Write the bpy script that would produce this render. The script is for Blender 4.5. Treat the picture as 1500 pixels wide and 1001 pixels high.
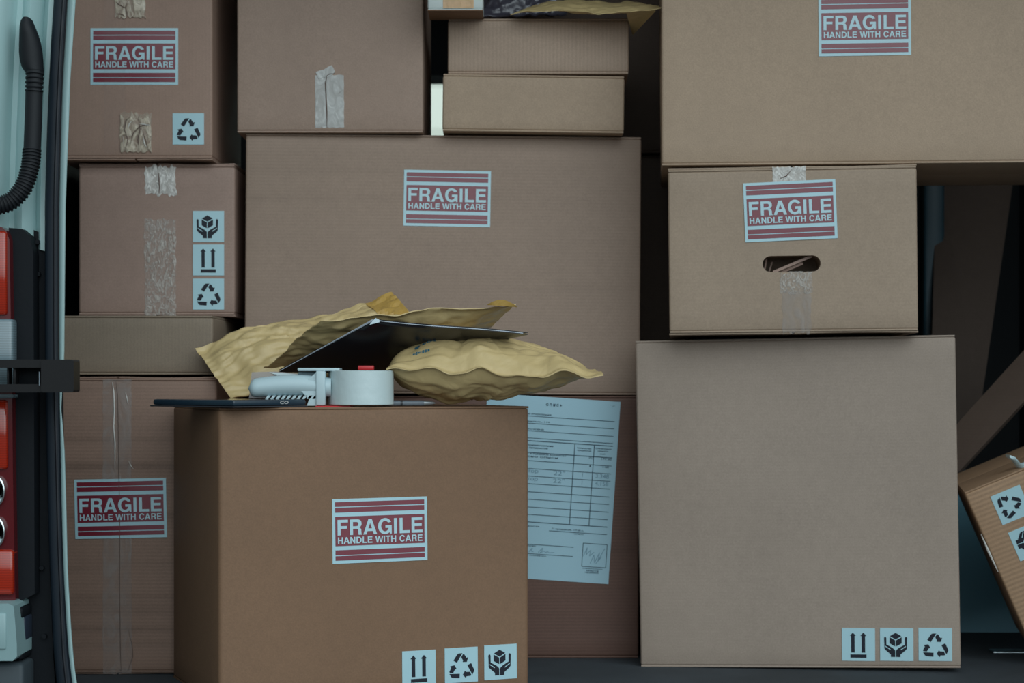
import bpy, math, random
from mathutils import Vector, Matrix, noise
R = math.radians
C = bpy.context.scene.collection
sc = bpy.context.scene
for o in list(bpy.data.objects):
    bpy.data.objects.remove(o)

# ------------------------------------------------------------------ camera, sky, exposure
FP = 3000.0          # focal length in pixels of the 1500 px wide frame
SKY_BACK = 2.6; SKY_BASE = .45
EYE = 1.112          # eye height above the street; the van floor is at 0.62
FLOOR = 0.62
cd = bpy.data.cameras.new('camera'); cam = bpy.data.objects.new('camera', cd); C.objects.link(cam)
cam.location = (0, 0, EYE); cam.rotation_euler = (R(90), 0, 0)
cd.sensor_width = 36; cd.lens = 36 * FP / 1500; cd.shift_y = 54.5 / 1500
cd.dof.use_dof = True; cd.dof.focus_distance = 3.14; cd.dof.aperture_fstop = 6.3
sc.camera = cam
w = bpy.data.worlds.new('world'); sc.world = w; w.use_nodes = True
nt = w.node_tree; nt.nodes.clear()
tc = nt.nodes.new('ShaderNodeTexCoord'); sx = nt.nodes.new('ShaderNodeSeparateXYZ')
cr = nt.nodes.new('ShaderNodeValToRGB'); bg = nt.nodes.new('ShaderNodeBackground'); out = nt.nodes.new('ShaderNodeOutputWorld')
mr = nt.nodes.new('ShaderNodeMapRange'); mr.inputs['From Min'].default_value = -1
nt.links.new(tc.outputs['Generated'], sx.inputs[0]); nt.links.new(sx.outputs['Z'], mr.inputs['Value'])
nt.links.new(mr.outputs[0], cr.inputs[0]); nt.links.new(cr.outputs[0], bg.inputs[0])
# the sky is brightest behind the photographer
def wm(op, x, y):
    n = nt.nodes.new('ShaderNodeMath'); n.operation = op
    for i, v in enumerate((x, y)):
        if hasattr(v, 'is_output'): nt.links.new(v, n.inputs[i])
        else: n.inputs[i].default_value = v
    return n.outputs[0]
toward = wm('ADD', wm('ADD', wm('MULTIPLY', sx.outputs['Y'], -.87), wm('MULTIPLY', sx.outputs['X'], .42)), wm('MULTIPLY', sx.outputs['Z'], .26))
back = wm('POWER', wm('MAXIMUM', toward, 0.0), 4.0)
ahead = wm('POWER', wm('MAXIMUM', sx.outputs['Y'], 0.0), 10.0)
nt.links.new(wm('ADD', wm('ADD', wm('MULTIPLY', back, SKY_BACK), wm('MULTIPLY', ahead, .50)), SKY_BASE), bg.inputs['Strength'])
nt.links.new(bg.outputs[0], out.inputs[0])
e = cr.color_ramp.elements
e[0].position = 0.0; e[0].color = (.03, .035, .04, 1)
e[1].position = 1.0; e[1].color = (.82, .95, 1.0, 1)
for p, c in ((.495, (.05, .06, .065, 1)), (.505, (.44, .50, .52, 1)), (.56, (.66, .76, .79, 1)), (.75, (.82, .95, 1.0, 1))):
    q = e.new(p); q.color = c
vs = sc.view_settings
vs.view_transform = 'Standard'; vs.look = 'None'; vs.gamma = 1.0; vs.use_curve_mapping = False
vs.exposure = 0.0

# ------------------------------------------------------------------ materials
def mat(name, col, rough=.6, metal=0, spec=.5, trans=0, alpha=1, emit=None, estr=0):
    m = bpy.data.materials.new(name); m.use_nodes = True
    b = m.node_tree.nodes['Principled BSDF']
    b.inputs['Base Color'].default_value = (*col, 1); b.inputs['Roughness'].default_value = rough
    b.inputs['Metallic'].default_value = metal; b.inputs['Specular IOR Level'].default_value = spec
    b.inputs['Transmission Weight'].default_value = trans; b.inputs['Alpha'].default_value = alpha
    if emit: b.inputs['Emission Color'].default_value = (*emit, 1); b.inputs['Emission Strength'].default_value = estr
    return m
def nodes(m): return m.node_tree.nodes, m.node_tree.links, m.node_tree.nodes['Principled BSDF']
def math_node(N, L, op, a, b):
    n = N.new('ShaderNodeMath'); n.operation = op
    for i, v in enumerate((a, b)):
        if v is None: continue
        if hasattr(v, 'is_output'): L.new(v, n.inputs[i])
        else: n.inputs[i].default_value = v
    return n.outputs[0]
def kraft(name, col, axis=None, flute=.05, dents=0.0, rough=.62, spec=.45, pitch=.0058):
    """cardboard: fibre speckle, soft blotches, flute lines that run across `axis`"""
    m = mat(name, col, rough, spec=spec); N, L, b = nodes(m)
    t = N.new('ShaderNodeTexCoord')
    n1 = N.new('ShaderNodeTexNoise'); n1.inputs['Scale'].default_value = 420; n1.inputs['Detail'].default_value = 3
    n2 = N.new('ShaderNodeTexNoise'); n2.inputs['Scale'].default_value = 5; n2.inputs['Detail'].default_value = 3
    n3 = N.new('ShaderNodeTexNoise'); n3.inputs['Scale'].default_value = 60; n3.inputs['Detail'].default_value = 4
    for n in (n1, n2, n3): L.new(t.outputs['Object'], n.inputs['Vector'])
    f = math_node(N, L, 'MULTIPLY', math_node(N, L, 'SUBTRACT', n1.outputs[0], .5), .38)
    g = math_node(N, L, 'MULTIPLY', math_node(N, L, 'SUBTRACT', n2.outputs[0], .5), .22)
    h = math_node(N, L, 'MULTIPLY', math_node(N, L, 'SUBTRACT', n3.outputs[0], .5), .16)
    s = math_node(N, L, 'ADD', math_node(N, L, 'ADD', f, g), h)
    hgt = n1.outputs[0]
    if axis:
        wv = N.new('ShaderNodeTexWave'); wv.wave_type = 'BANDS'; wv.bands_direction = axis
        wv.inputs['Scale'].default_value = .314 / pitch; wv.inputs['Distortion'].default_value = .6
        wv.inputs['Detail'].default_value = 2; wv.inputs['Detail Scale'].default_value = .6
        L.new(t.outputs['Object'], wv.inputs['Vector'])
        nm = N.new('ShaderNodeTexNoise'); nm.inputs['Scale'].default_value = 6; L.new(t.outputs['Object'], nm.inputs['Vector'])
        wz = math_node(N, L, 'MULTIPLY', math_node(N, L, 'SUBTRACT', wv.outputs['Fac'], .5), math_node(N, L, 'MULTIPLY', nm.outputs[0], flute * 2))
        s = math_node(N, L, 'ADD', s, wz)
        hgt = math_node(N, L, 'ADD', math_node(N, L, 'MULTIPLY', n1.outputs[0], .35), wz)
    if dents:
        mp = N.new('ShaderNodeMapping'); mp.inputs['Scale'].default_value = (1.6, 1.6, 46) if axis == 'Z' else (46, 46, 1.6)
        L.new(t.outputs['Object'], mp.inputs[0])
        nd = N.new('ShaderNodeTexNoise'); nd.inputs['Scale'].default_value = 1; nd.inputs['Detail'].default_value = 1; L.new(mp.outputs[0], nd.inputs['Vector'])
        pw = math_node(N, L, 'POWER', nd.outputs[0], 5)
        dd = math_node(N, L, 'MULTIPLY', pw, -dents * 3)
        s = math_node(N, L, 'ADD', s, dd); hgt = math_node(N, L, 'ADD', hgt, math_node(N, L, 'MULTIPLY', dd, 4))
    one = math_node(N, L, 'ADD', s, 1.0)
    mx = N.new('ShaderNodeVectorMath'); mx.operation = 'SCALE'; mx.inputs[0].default_value = col; L.new(one, mx.inputs['Scale'])
    L.new(mx.outputs[0], b.inputs['Base Color'])
    bp = N.new('ShaderNodeBump'); bp.inputs['Strength'].default_value = .22; bp.inputs['Distance'].default_value = .0012
    L.new(hgt, bp.inputs['Height']); L.new(bp.outputs[0], b.inputs['Normal'])
    return m
def bumpy(m, scale, strength, dist=.001, detail=3, stretch=None):
    N, L, b = nodes(m); t = N.new('ShaderNodeTexCoord'); n = N.new('ShaderNodeTexNoise'); n.inputs['Scale'].default_value = scale; n.inputs['Detail'].default_value = detail
    if stretch:
        mp = N.new('ShaderNodeMapping'); mp.inputs['Scale'].default_value = stretch; L.new(t.outputs['Object'], mp.inputs[0]); L.new(mp.outputs[0], n.inputs['Vector'])
    else: L.new(t.outputs['Object'], n.inputs['Vector'])
    bp = N.new('ShaderNodeBump'); bp.inputs['Strength'].default_value = strength; bp.inputs['Distance'].default_value = dist
    L.new(n.outputs[0], bp.inputs['Height']); L.new(bp.outputs[0], b.inputs['Normal']); return m
def tape_mat(name, col, opacity, wrinkle, scale=55, rough=.28, contrast=1.0):
    """clear packing tape: partly see-through film whose bubbles and wrinkles turn milky"""
    m = mat(name, col, rough, spec=.6); N, L, b = nodes(m)
    t = N.new('ShaderNodeTexCoord'); n = N.new('ShaderNodeTexNoise'); n.inputs['Scale'].default_value = scale; n.inputs['Detail'].default_value = 5; n.inputs['Distortion'].default_value = 1.6
    mp = N.new('ShaderNodeMapping'); mp.inputs['Scale'].default_value = (1, 1, .55)
    L.new(t.outputs['Object'], mp.inputs[0]); L.new(mp.outputs[0], n.inputs['Vector'])
    r = N.new('ShaderNodeMapRange'); r.inputs['From Min'].default_value = .42; r.inputs['From Max'].default_value = .66
    r.inputs['To Min'].default_value = opacity * (1 - .5 * contrast); r.inputs['To Max'].default_value = min(1, opacity * (1 + 1.1 * contrast))
    L.new(n.outputs[0], r.inputs['Value']); L.new(r.outputs[0], b.inputs['Alpha'])
    bp = N.new('ShaderNodeBump'); bp.inputs['Strength'].default_value = wrinkle; bp.inputs['Distance'].default_value = .003
    L.new(n.outputs[0], bp.inputs['Height']); L.new(bp.outputs[0], b.inputs['Normal'])
    return m
K_CENTRE = kraft('kraft_grey_fluted', (0.338, 0.241, 0.184), 'Z', .06, .08)
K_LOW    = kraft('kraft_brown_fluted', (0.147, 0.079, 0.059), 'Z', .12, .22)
K_PLAIN  = kraft('kraft_plain', (0.377, 0.264, 0.205))
K_PALE   = kraft('kraft_pale', (.430, .310, .218))
K_HOLE   = kraft('kraft_hand_hole', (.37, .273, .198), 'Z', .025)
K_TOPLEFT = kraft('kraft_top_left', (.36, .237, .182), 'X', .03)
K_MID    = kraft('kraft_reddish', (0.353, 0.240, 0.194), 'Z', .03)
K_FRONT  = kraft('kraft_golden', (0.222, 0.125, 0.071), rough=.66)
K_RIGHT  = kraft('kraft_grey_plain', (0.350, 0.274, 0.221), 'Z', .025)
K_SLIM   = kraft('kraft_vertical_fluted', (0.429, 0.308, 0.230), 'X', .09, pitch=.0066)
K_THIN   = kraft('kraft_olive', (0.245, 0.189, 0.138), 'X', .05)
K_LEFTLO = kraft('kraft_worn_fluted', (0.279, 0.176, 0.131), 'Z', .10, .55)
K_TILT   = kraft('kraft_tilted_fluted', (.40, .25, .15), 'Z', .22, pitch=.008)
K_EDGE   = kraft('kraft_cut_edge', (.30, .19, .11), 'X', .35, pitch=.006)
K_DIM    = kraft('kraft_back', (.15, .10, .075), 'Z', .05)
PAPER    = mat('label_paper', (.43, .67, .74), .34, spec=.95)
RED      = mat('label_red', (.19, .011, .030), .34, spec=.95)
LETTER   = mat('label_letter_white', (.46, .68, .75), .34, spec=.95)
INK      = mat('symbol_ink', (.008, .011, .022), .45, spec=.4)
FORMPAPER = mat('form_paper', (.40, .62, .72), .6)
FORMINK  = mat('form_ink', (.03, .07, .11), .7)
PENCIL   = mat('form_handwriting', (.16, .29, .38), .7)
T_CLEAR  = tape_mat('tape_clear', (.46, .42, .40), .24, .5, 40, contrast=.6)
T_WRINK  = tape_mat('tape_wrinkled', (.62, .57, .52), .36, 1.0, 150, .22)
T_MILKY  = tape_mat('tape_milky', (.60, .60, .58), .80, .5, 60, .3, .3)
T_AMBER  = tape_mat('tape_amber', (.64, .55, .43), .55, .9, 70, .25, .9)
T_BRIGHT = tape_mat('tape_bright', (.80, .78, .74), .75, .9, 120, .22, .5)
CREASE   = mat('tape_crease', (.16, .11, .09), .6)
GLINT    = mat('tape_wrinkle_white', (.72, .70, .66), .35)  # white for tape wrinkles, their highlight put into the colour

# ------------------------------------------------------------------ helpers
def P(px, py, Y):                      # a point at distance Y on the sight line measured in the photograph
    return Vector(((px - 750) * Y / FP, Y, EYE + (555 - py) * Y / FP))
class MB:
    def __init__(s): s.v = []; s.f = []
    def add(s, vs, fs):
        k = len(s.v); s.v += [tuple(v) for v in vs]; s.f += [tuple(i + k for i in f) for f in fs]; return s
    def box(s, x0, x1, y0, y1, z0, z1, b=0.0):
        if b <= 0:
            vs_ = [(x, y, z) for z in (z0, z1) for x, y in ((x0, y0), (x1, y0), (x1, y1), (x0, y1))]
            return s.add(vs_, [(0, 3, 2, 1), (4, 5, 6, 7), (0, 1, 5, 4), (1, 2, 6, 5), (2, 3, 7, 6), (3, 0, 4, 7)])
        rings = []
        for z, ins in ((z0, b), (z0 + b * .3, b * .3), (z0 + b, 0), (z1 - b, 0), (z1 - b * .3, b * .3), (z1, b)):
            rings.append([(x, y, z) for x, y in rrect(x0 + ins, x1 - ins, y0 + ins, y1 - ins, b, 3)])
        return s.loft(rings)
    def loft(s, rings, cap=True, close=True):
        n = len(rings[0]); vs_ = [p for r in rings for p in r]; fs = []
        for i in range(len(rings) - 1):
            for j in range(n if close else n - 1):
                a, b_ = i * n + j, i * n + (j + 1) % n
                fs.append((a, b_, b_ + n, a + n))
        if cap: fs.append(tuple(range(n))[::-1]); fs.append(tuple((len(rings) - 1) * n + j for j in range(n)))
        return s.add(vs_, fs)
    def tube(s, pts, rad, n=16, cap=True):
        pts = [Vector(p) for p in pts]; rings = []; up = None
        for i, p in enumerate(pts):
            d = (pts[min(i + 1, len(pts) - 1)] - pts[max(i - 1, 0)]).normalized()
            if up is None: up = d.orthogonal().normalized()
            up = (up - d * up.dot(d)).normalized(); sd = d.cross(up)
            r = rad[i] if isinstance(rad, (list, tuple)) else rad
            rings.append([p + (up * math.cos(2 * math.pi * k / n) + sd * math.sin(2 * math.pi * k / n)) * r for k in range(n)])
        return s.loft(rings, cap)
    def prism(s, poly, y0, y1, fn=None):          # polygon in xz extruded along y
        n = len(poly)
        fn = fn or (lambda x, y, z: (x, y, z))
        a = [fn(x, y0, z) for x, z in poly]; b = [fn(x, y1, z) for x, z in poly]
        return s.add(a + b, [tuple(range(n))[::-1] if area(poly) < 0 else tuple(range(n)), tuple(range(n, 2 * n))] + [(i, (i + 1) % n, n + (i + 1) % n, n + i) for i in range(n)])
    def build(s, name, m, parent=None, smooth=40, mtx=None):
        me = bpy.data.meshes.new(name); me.from_pydata(s.v, [], s.f); me.validate()
        me.materials.append(m)
        import bmesh
        bm = bmesh.new(); bm.from_mesh(me); bmesh.ops.recalc_face_normals(bm, faces=bm.faces); bm.to_mesh(me); bm.free()
        if smooth:
            for p in me.polygons: p.use_smooth = True
            me.set_sharp_from_angle(angle=R(smooth))
        o = bpy.data.objects.new(name, me); C.objects.link(o)
        if parent: o.parent = parent
        if mtx is not None: o.matrix_local = mtx
        return o
def area(p): return sum(p[i][0] * p[(i + 1) % len(p)][1] - p[(i + 1) % len(p)][0] * p[i][1] for i in range(len(p)))
def rrect(x0, x1, y0, y1, r, n=4, sub=0):
    pts = []
    for cx, cy, a0 in ((x1 - r, y0 + r, -90), (x1 - r, y1 - r, 0), (x0 + r, y1 - r, 90), (x0 + r, y0 + r, 180)):
        for k in range(n + 1):
            a = R(a0 + 90 * k / n); pts.append((cx + r * math.cos(a), cy + r * math.sin(a)))
    return pts
def empty(name, loc, rot=(0, 0, 0)):
    o = bpy.data.objects.new(name, None); C.objects.link(o); o.location = loc; o.rotation_euler = rot; o.empty_display_size = .05; return o
def tag(o, label=None, cat=None, group=None, kind=None):
    if label: o['label'] = label
    if cat: o['category'] = cat
    if group: o['group'] = group
    if kind: o['kind'] = kind
    return o
_tc = {}
def text2d(body, offset=0.0, spacing=1.0, shear=0):
    """2D outline text -> vertices normalised to its own bounding box, with aspect"""
    key = (body, offset, spacing, shear)
    if key not in _tc:
        cu = bpy.data.curves.new('t', 'FONT'); cu.body = body; cu.offset = offset; cu.space_character = spacing; cu.shear = shear; cu.resolution_u = 3
        cu.fill_mode = 'FRONT'
        o = bpy.data.objects.new('t', cu); C.objects.link(o); bpy.context.view_layer.update()
        me = bpy.data.meshes.new_from_object(o.evaluated_get(bpy.context.evaluated_depsgraph_get()))
        v = [(p.co.x, p.co.y) for p in me.vertices]; f = [tuple(p.vertices) for p in me.polygons]
        bpy.data.objects.remove(o); bpy.data.curves.remove(cu); bpy.data.meshes.remove(me)
        x0 = min(a for a, b in v); x1 = max(a for a, b in v); y0 = min(b for a, b in v); y1 = max(b for a, b in v)
        _tc[key] = ([((a - x0) / (x1 - x0), (b - y0) / (y1 - y0)) for a, b in v], f, (x1 - x0) / (y1 - y0))
    return _tc[key]

def _arc(cx, cy, rx, ry, a0, a1, n=16): return [(cx + rx * math.cos(R(a0 + (a1 - a0) * k / n)), cy + ry * math.sin(R(a0 + (a1 - a0) * k / n))) for k in range(n + 1)]
GLYPH = {
 'F': (611, [(76, 0), (226, 0), (226, 300), (530, 300), (530, 425), (226, 425), (226, 590), (583, 590), (583, 716), (76, 716)]),
 'E': (667, [(76, 0), (623, 0), (623, 128), (226, 128), (226, 306), (583, 306), (583, 430), (226, 430), (226, 588), (609, 588), (609, 716), (76, 716)]),
 'L': (611, [(80, 0), (583, 0), (583, 128), (230, 128), (230, 716), (80, 716)]),
 'I': (278, [(64, 0), (214, 0), (214, 716), (64, 716)]),
 'H': (722, [(71, 0), (221, 0), (221, 312), (501, 312), (501, 0), (651, 0), (651, 716), (501, 716), (501, 440), (221, 440), (221, 716), (71, 716)]),
 'T': (611, [(14, 590), (232, 590), (232, 0), (382, 0), (382, 590), (600, 590), (600, 716), (14, 716)]),
 'N': (722, [(69, 0), (209, 0), (209, 480), (500, 0), (654, 0), (654, 716), (514, 716), (514, 236), (225, 716), (69, 716)]),
 'A': (722, [(20, 0), (178, 0), (232, 152), (490, 152), (542, 0), (702, 0), (444, 716), (281, 716)], [(272, 275), (450, 275), (362, 528)]),
 'W': (944, [(6, 716), (192, 0), (350, 0), (470, 500), (592, 0), (750, 0), (938, 716), (784, 716), (668, 215), (552, 716), (392, 716), (276, 215), (160, 716)]),
 'D': (722, [(76, 0), (350, 0)] + _arc(350, 358, 335, 358, -84, 84) + [(350, 716), (76, 716)], [(226, 126), (335, 126)] + _arc(335, 358, 198, 232, -84, 84) + [(335, 590), (226, 590)]),
 'R': (722, [(80, 0), (230, 0), (230, 280), (380, 280), (450, 270), (478, 225), (490, 60), (505, 0), (675, 0), (675, 20), (645, 50), (640, 100), (632, 230), (600, 305), (540, 340), (600, 380), (645, 450), (652, 520), (640, 600), (590, 675), (500, 712), (420, 716), (80, 716)],
       [(230, 400), (400, 400), (470, 420), (500, 495), (475, 570), (410, 594), (230, 594)]),
 'C': (722, _arc(378, 358, 334, 375, 27, 333, 26) + _arc(378, 358, 182, 242, 325, 35, 22)),
 'G': (778, _arc(390, 358, 346, 375, 30, 310, 24) + [(628, 0), (716, 0), (716, 390), (406, 390), (406, 268), (562, 268)] + _arc(390, 358, 192, 245, 318, 40, 20)),
}
def bold2d(body):
    """heavy grotesque capitals, drawn as outlines; normalised to the unit box"""
    from mathutils.geometry import tessellate_polygon
    x = 0; V_ = []; F_ = []
    for ch in body:
        if ch == ' ': x += 290; continue
        g_ = GLYPH[ch]; loops = [[Vector((a + x, b_, 0)) for a, b_ in lp] for lp in g_[1:]]
        k = len(V_); V_ += [(p.x, p.y) for lp in loops for p in lp]; F_ += [tuple(i + k for i in t_) for t_ in tessellate_polygon(loops)]
        x += g_[0] - 14
    x0 = min(a for a, b_ in V_); x1 = max(a for a, b_ in V_)
    return [((a - x0) / (x1 - x0), b_ / 716) for a, b_ in V_], F_

# 2D shapes in a unit square, y up
def flip(p, w=1.0): return [(x, 1 - y) for x, y in p]
def sym_arrows():
    o = []
    for ax in (.332, .647):
        o.append(flip([(ax, .13), (ax + .092, .235), (ax + .053, .235), (ax + .055, .745), (ax - .052, .745), (ax - .053, .235), (ax - .092, .235)]))
    o.append(flip([(.256, .80), (.741, .80), (.741, .905), (.256, .905)])); return o
def sym_hands():
    q = lambda pts: flip([((x - 550) / 385, (y - 160) / 377) for x, y in pts]); mi = lambda pts: [(1460 - x, y) for x, y in pts]
    face = [(660, 263), (725, 300), (725, 370), (700, 358), (660, 334)]
    finger = [(597, 275), (601, 263), (610, 259), (619, 263), (623, 275), (624, 350), (600, 362)]
    # hand with a light crease between thumb and palm
    palm1 = [(600, 362), (624, 350), (640, 357), (698, 390), (722, 412), (725, 425), (725, 492), (674, 492), (674, 462), (612, 412), (600, 395)]
    thumbline = [(609, 372), (615, 366), (672, 404), (668, 411)]
    dark = [q([(730, 213), (797, 252), (730, 290), (663, 252)])]
    for s_ in (face, finger, palm1): dark += [q(s_), q(mi(s_))]
    return dark, [q(thumbline), q(mi(thumbline))]
def sym_recycle():
    cx, cy = 1192, 377
    a = [(1100, 298), (1146, 232), (1160, 223), (1205, 222), (1140, 325)]
    b = [(1213, 232), (1226, 234), (1252, 275), (1273, 270), (1256, 321), (1207, 321), (1212, 303), (1191, 264)]
    o = []
    for k in range(3):
        t = R(120 * k); c, s_ = math.cos(t), math.sin(t)
        for pl in (a, b):
            o.append(flip([((cx + (x - cx) * c - (y - cy) * s_ - 1000) / 385, (cy + (x - cx) * s_ + (y - cy) * c - 160) / 385) for x, y in pl]))
    return o

class Box:
    """a carton: Empty at its base, body, flaps, and whatever is stuck on its front face"""
    def __init__(s, x, Y, z, W, D, H, m, label, yaw=0, roll=0, kind='side', bulge=.0015, seed=0, group=None, t=.0035, cat='box', name='cardboard_box', rr=.004):
        c, s_ = math.cos(R(yaw)), math.sin(R(yaw))
        s.W, s.D, s.H, s.t, s.bulge, s.seed, s.m = W, D, H, t, bulge, seed, m
        s.e = empty(name, (x - s_ * D / 2, Y + c * D / 2, EYE + z), (0, R(-roll), R(yaw)))
        s.e.rotation_mode = 'XYZ'
        bpy.context.view_layer.update(); s.M = s.e.matrix_world.copy()
        tag(s.e, label, cat, group)
        lo = t * (2 if kind == 'end' else 1); hi = H - lo
        nx = max(6, int(W / .03)); ny = 6; nz = max(6, int(H / .03)); rings = []
        zs = [(lo, .0022), (lo + .0012, .0006), (lo + .003, 0)] + [(lo + .003 + (hi - lo - .006) * k / nz, 0) for k in range(1, nz)] + [(hi - .003, 0), (hi - .0012, .0006), (hi, .0022)]
        for z_, ins in zs: rings.append([(px_, py_, z_) for px_, py_ in s.profile(z_, ins, nx, ny, rr)])
        MB().loft(rings).build('body', m, s.e, 35)
        for top in (0, 1):
            za, zb = (0, t) if not top else (H - t, H)
            if kind == 'side':
                for k, (ya, yb) in enumerate(((-D / 2, -.0015), (.0015, D / 2))):
                    s.plate(-W / 2 + .001, W / 2 - .001, ya - s.disp(.5, 0) * 0, yb, za, zb, m).build('flap', m, s.e, 35)
            else:
                zc, zd = (t, 2 * t) if not top else (H - 2 * t, H - t)
                s.plate(-W / 2 + .001, W / 2 - .001, -D / 2, -D / 2 + min(.12, D * .4), zc, zd, m).build('flap', m, s.e, 35)
                for k, (xa, xb) in enumerate(((-W / 2, -.002), (.002, W / 2))):
                    s.plate(xa, xb, -D / 2 + .0025, D / 2, za, zb, m, warp=.0012 * (1 if top else -1) * (k + .5)).build('flap', m, s.e, 35)
    def plate(s, xa, xb, ya, yb, za, zb, m, warp=0):
        r = (zb - za) * .42; n = max(4, int((xb - xa) / .03)); rings = []
        prof = [(ya + r - r * math.sin(R(a)), (za + zb) / 2 + (zb - za) / 2 * math.cos(R(a))) for a in (0, 30, 60, 90, 120, 150, 180)] + [(yb, za), (yb, zb)]
        for k in range(n + 1):
            f = k / n; x = xa + (xb - xa) * f
            wz = -abs(warp) * .8 * math.sin(math.pi * f) * (1 if warp > 0 else -1) if warp else 0
            yo = .0006 * noise.noise(Vector((x * 14, s.seed * 3.1, za * 7)))
            rings.append([(x, y + (yo if i < 7 else 0), z + wz) for i, (y, z) in enumerate(prof)])
        return MB().loft(rings)
    def disp(s, a, v):
        a = min(1, max(0, a)); v = min(1, max(0, v))
        w = math.sin(math.pi * a) * math.sin(math.pi * v)
        return s.bulge * w * (1 + .8 * noise.noise(Vector((a * 3, v * 3, s.seed * 7.3))) * 1.6) if w > 0 else 0
    def profile(s, z, ins, nx, ny, r):
        W, D = s.W, s.D; v = z / s.H; pts = []
        def seg(p0, p1, n, nrm):
            for k in range(n + 1):
                f = k / n; d = s.disp(f, v) - ins
                pts.append((p0[0] + (p1[0] - p0[0]) * f + nrm[0] * d, p0[1] + (p1[1] - p0[1]) * f + nrm[1] * d))
        def arc(cx, cy, a0):
            for k in (1, 2, 3):
                a = R(a0 + 90 * k / 4); pts.append((cx + (r - ins) * math.cos(a), cy + (r - ins) * math.sin(a)))
        x, y = W / 2, D / 2
        seg((-x + r, -y), (x - r, -y), nx, (0, -1)); arc(x - r, -y + r, -90)
        seg((x, -y + r), (x, y - r), ny, (1, 0)); arc(x - r, y - r, 0)
        seg((x - r, y), (-x + r, y), nx, (0, 1)); arc(-x + r, y - r, 90)
        seg((-x, y - r), (-x, -y + r), ny, (-1, 0)); arc(-x + r, -y + r, 180)
        return pts
    def pt(s, u, v, off):
        return (u, -s.D / 2 - s.disp((u + s.W / 2) / s.W, v / s.H) - off, v)
    def uv(s, px, py):                  # sight line -> place on the front face
        Mi = s.M.inverted(); o = Mi @ Vector((0, 0, EYE)); d = (Mi @ P(px, py, 3)) - o
        k = (-s.D / 2 - o.y) / d.y; q = o + d * k; return q.x, q.z
    def sheet(s, name, u0, v0, w, h, rot, m, off, parent=None, poly=None, nu=6, nv=6, jag=0, wr=0, seed=1, bulk=.0003):
        """a thin sheet stuck on the front: w x h centred at u0,v0, turned by rot"""
        c, si = math.cos(rot), math.sin(rot); rnd = random.Random(seed)
        ja = [[rnd.uniform(-jag, jag) for _ in range(nu + 1)] for _ in range(2)]; jb = [[rnd.uniform(-jag, jag) * .5 for _ in range(nv + 1)] for _ in range(2)]
        vs_ = []
        for sgn in (0, 1):
            for j in range(nv + 1):
                for i in range(nu + 1):
                    a = (i / nu - .5) * w; b = (j / nv - .5) * h
                    if j == 0: b += ja[0][i]
                    if j == nv: b += ja[1][i]
                    if i == 0: a += jb[0][j]
                    if i == nu: a += jb[1][j]
                    o_ = off * (1 if sgn else 0) - (0 if sgn else .0002)
                    if sgn and wr and 0 < i < nu and 0 < j < nv:
                        o_ += wr * abs(noise.noise(Vector((a * 60, b * 38, seed * 5.1)))) * 2
                    vs_.append(s.pt(u0 + a * c - b * si, v0 + a * si + b * c, o_))
        n = (nu + 1) * (nv + 1); fs = []
        for j in range(nv):
            for i in range(nu):
                a = j * (nu + 1) + i; fs.append((n + a, n + a + 1, n + a + nu + 2, n + a + nu + 1))
        rim = [i for i in range(nu + 1)] + [j * (nu + 1) + nu for j in range(1, nv + 1)] + [nv * (nu + 1) + i for i in range(nu - 1, -1, -1)] + [j * (nu + 1) for j in range(nv - 1, 0, -1)]
        for k in range(len(rim)): a, b = rim[k], rim[(k + 1) % len(rim)]; fs.append((a, b, n + b, n + a))
        used = vs_
        return MB().add(used, fs).build(name, m, parent or s.e, 60)
    def shapes(s, name, polys, u0, v0, w, h, rot, m, off, parent):
        """filled 2D polygons (unit square) printed on the front"""
        from mathutils.geometry import tessellate_polygon
        c, si = math.cos(rot), math.sin(rot); mb = MB()
        for pl in polys:
            if isinstance(pl, tuple): v2, fs = pl
            else:
                v2 = pl; fs = [tuple(t_) for t_ in tessellate_polygon([[Vector((x, y, 0)) for x, y in pl]])]
            vs_ = []
            for x, y in v2:
                a, b = (x - .5) * w, (y - .5) * h
                vs_.append(s.pt(u0 + a * c - b * si, v0 + a * si + b * c, off))
            mb.add(vs_, fs)
        return mb.build(name, m, parent, 0)
    def fragile(s, px, py, w=.1524, h=.0985, rot=0, off=.0009):
        u, v = s.uv(px, py); r = R(rot)
        p = s.sheet('fragile_label', u, v, w, h, r, PAPER, off)
        def rc(x0, x1, y0, y1, nx=5):
            o = []
            for k in range(nx): a, b = x0 + (x1 - x0) * k / nx, x0 + (x1 - x0) * (k + 1) / nx; o.append([(a, 1 - y1), (b, 1 - y1), (b, 1 - y0), (a, 1 - y0)])
            return o
        red = []
        for y0, y1 in ((.046, .117), (.132, .208), (.272, .728), (.792, .869), (.883, .952)): red += rc(.03, .97, y0, y1)
        s.shapes('red_print', red, u, v, w, h, r, RED, off + .0004, p)
        let = []
        for body, x0, x1, y0, y1, of in (('FRAGILE', .052, .948, .322, .562, .030), ('HANDLE WITH CARE', .055, .946, .592, .695, .018)):
            v2, f = bold2d(body)
            let.append(([(x0 + (x1 - x0) * a, 1 - y1 + (y1 - y0) * b) for a, b in v2], f))
        s.shapes('lettering', let, u, v, w, h, r, LETTER, off + .0009, p)
        return p
    def symbol(s, which, px, py, size=.0545, rot=0, off=.0009):
        u, v = s.uv(px, py); r = R(rot)
        p = s.sheet('symbol_label', u, v, size, size, r, PAPER, off, nu=3, nv=3)
        if which == 'hands':
            d, l = sym_hands(); s.shapes('symbol', d, u, v, size, size, r, INK, off + .0004, p); s.shapes('symbol_crease', l, u, v, size, size, r, PAPER, off + .0007, p)
        else: s.shapes('symbol', sym_arrows() if which == 'up' else sym_recycle(), u, v, size, size, r, INK, off + .0004, p)
        return p
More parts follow.
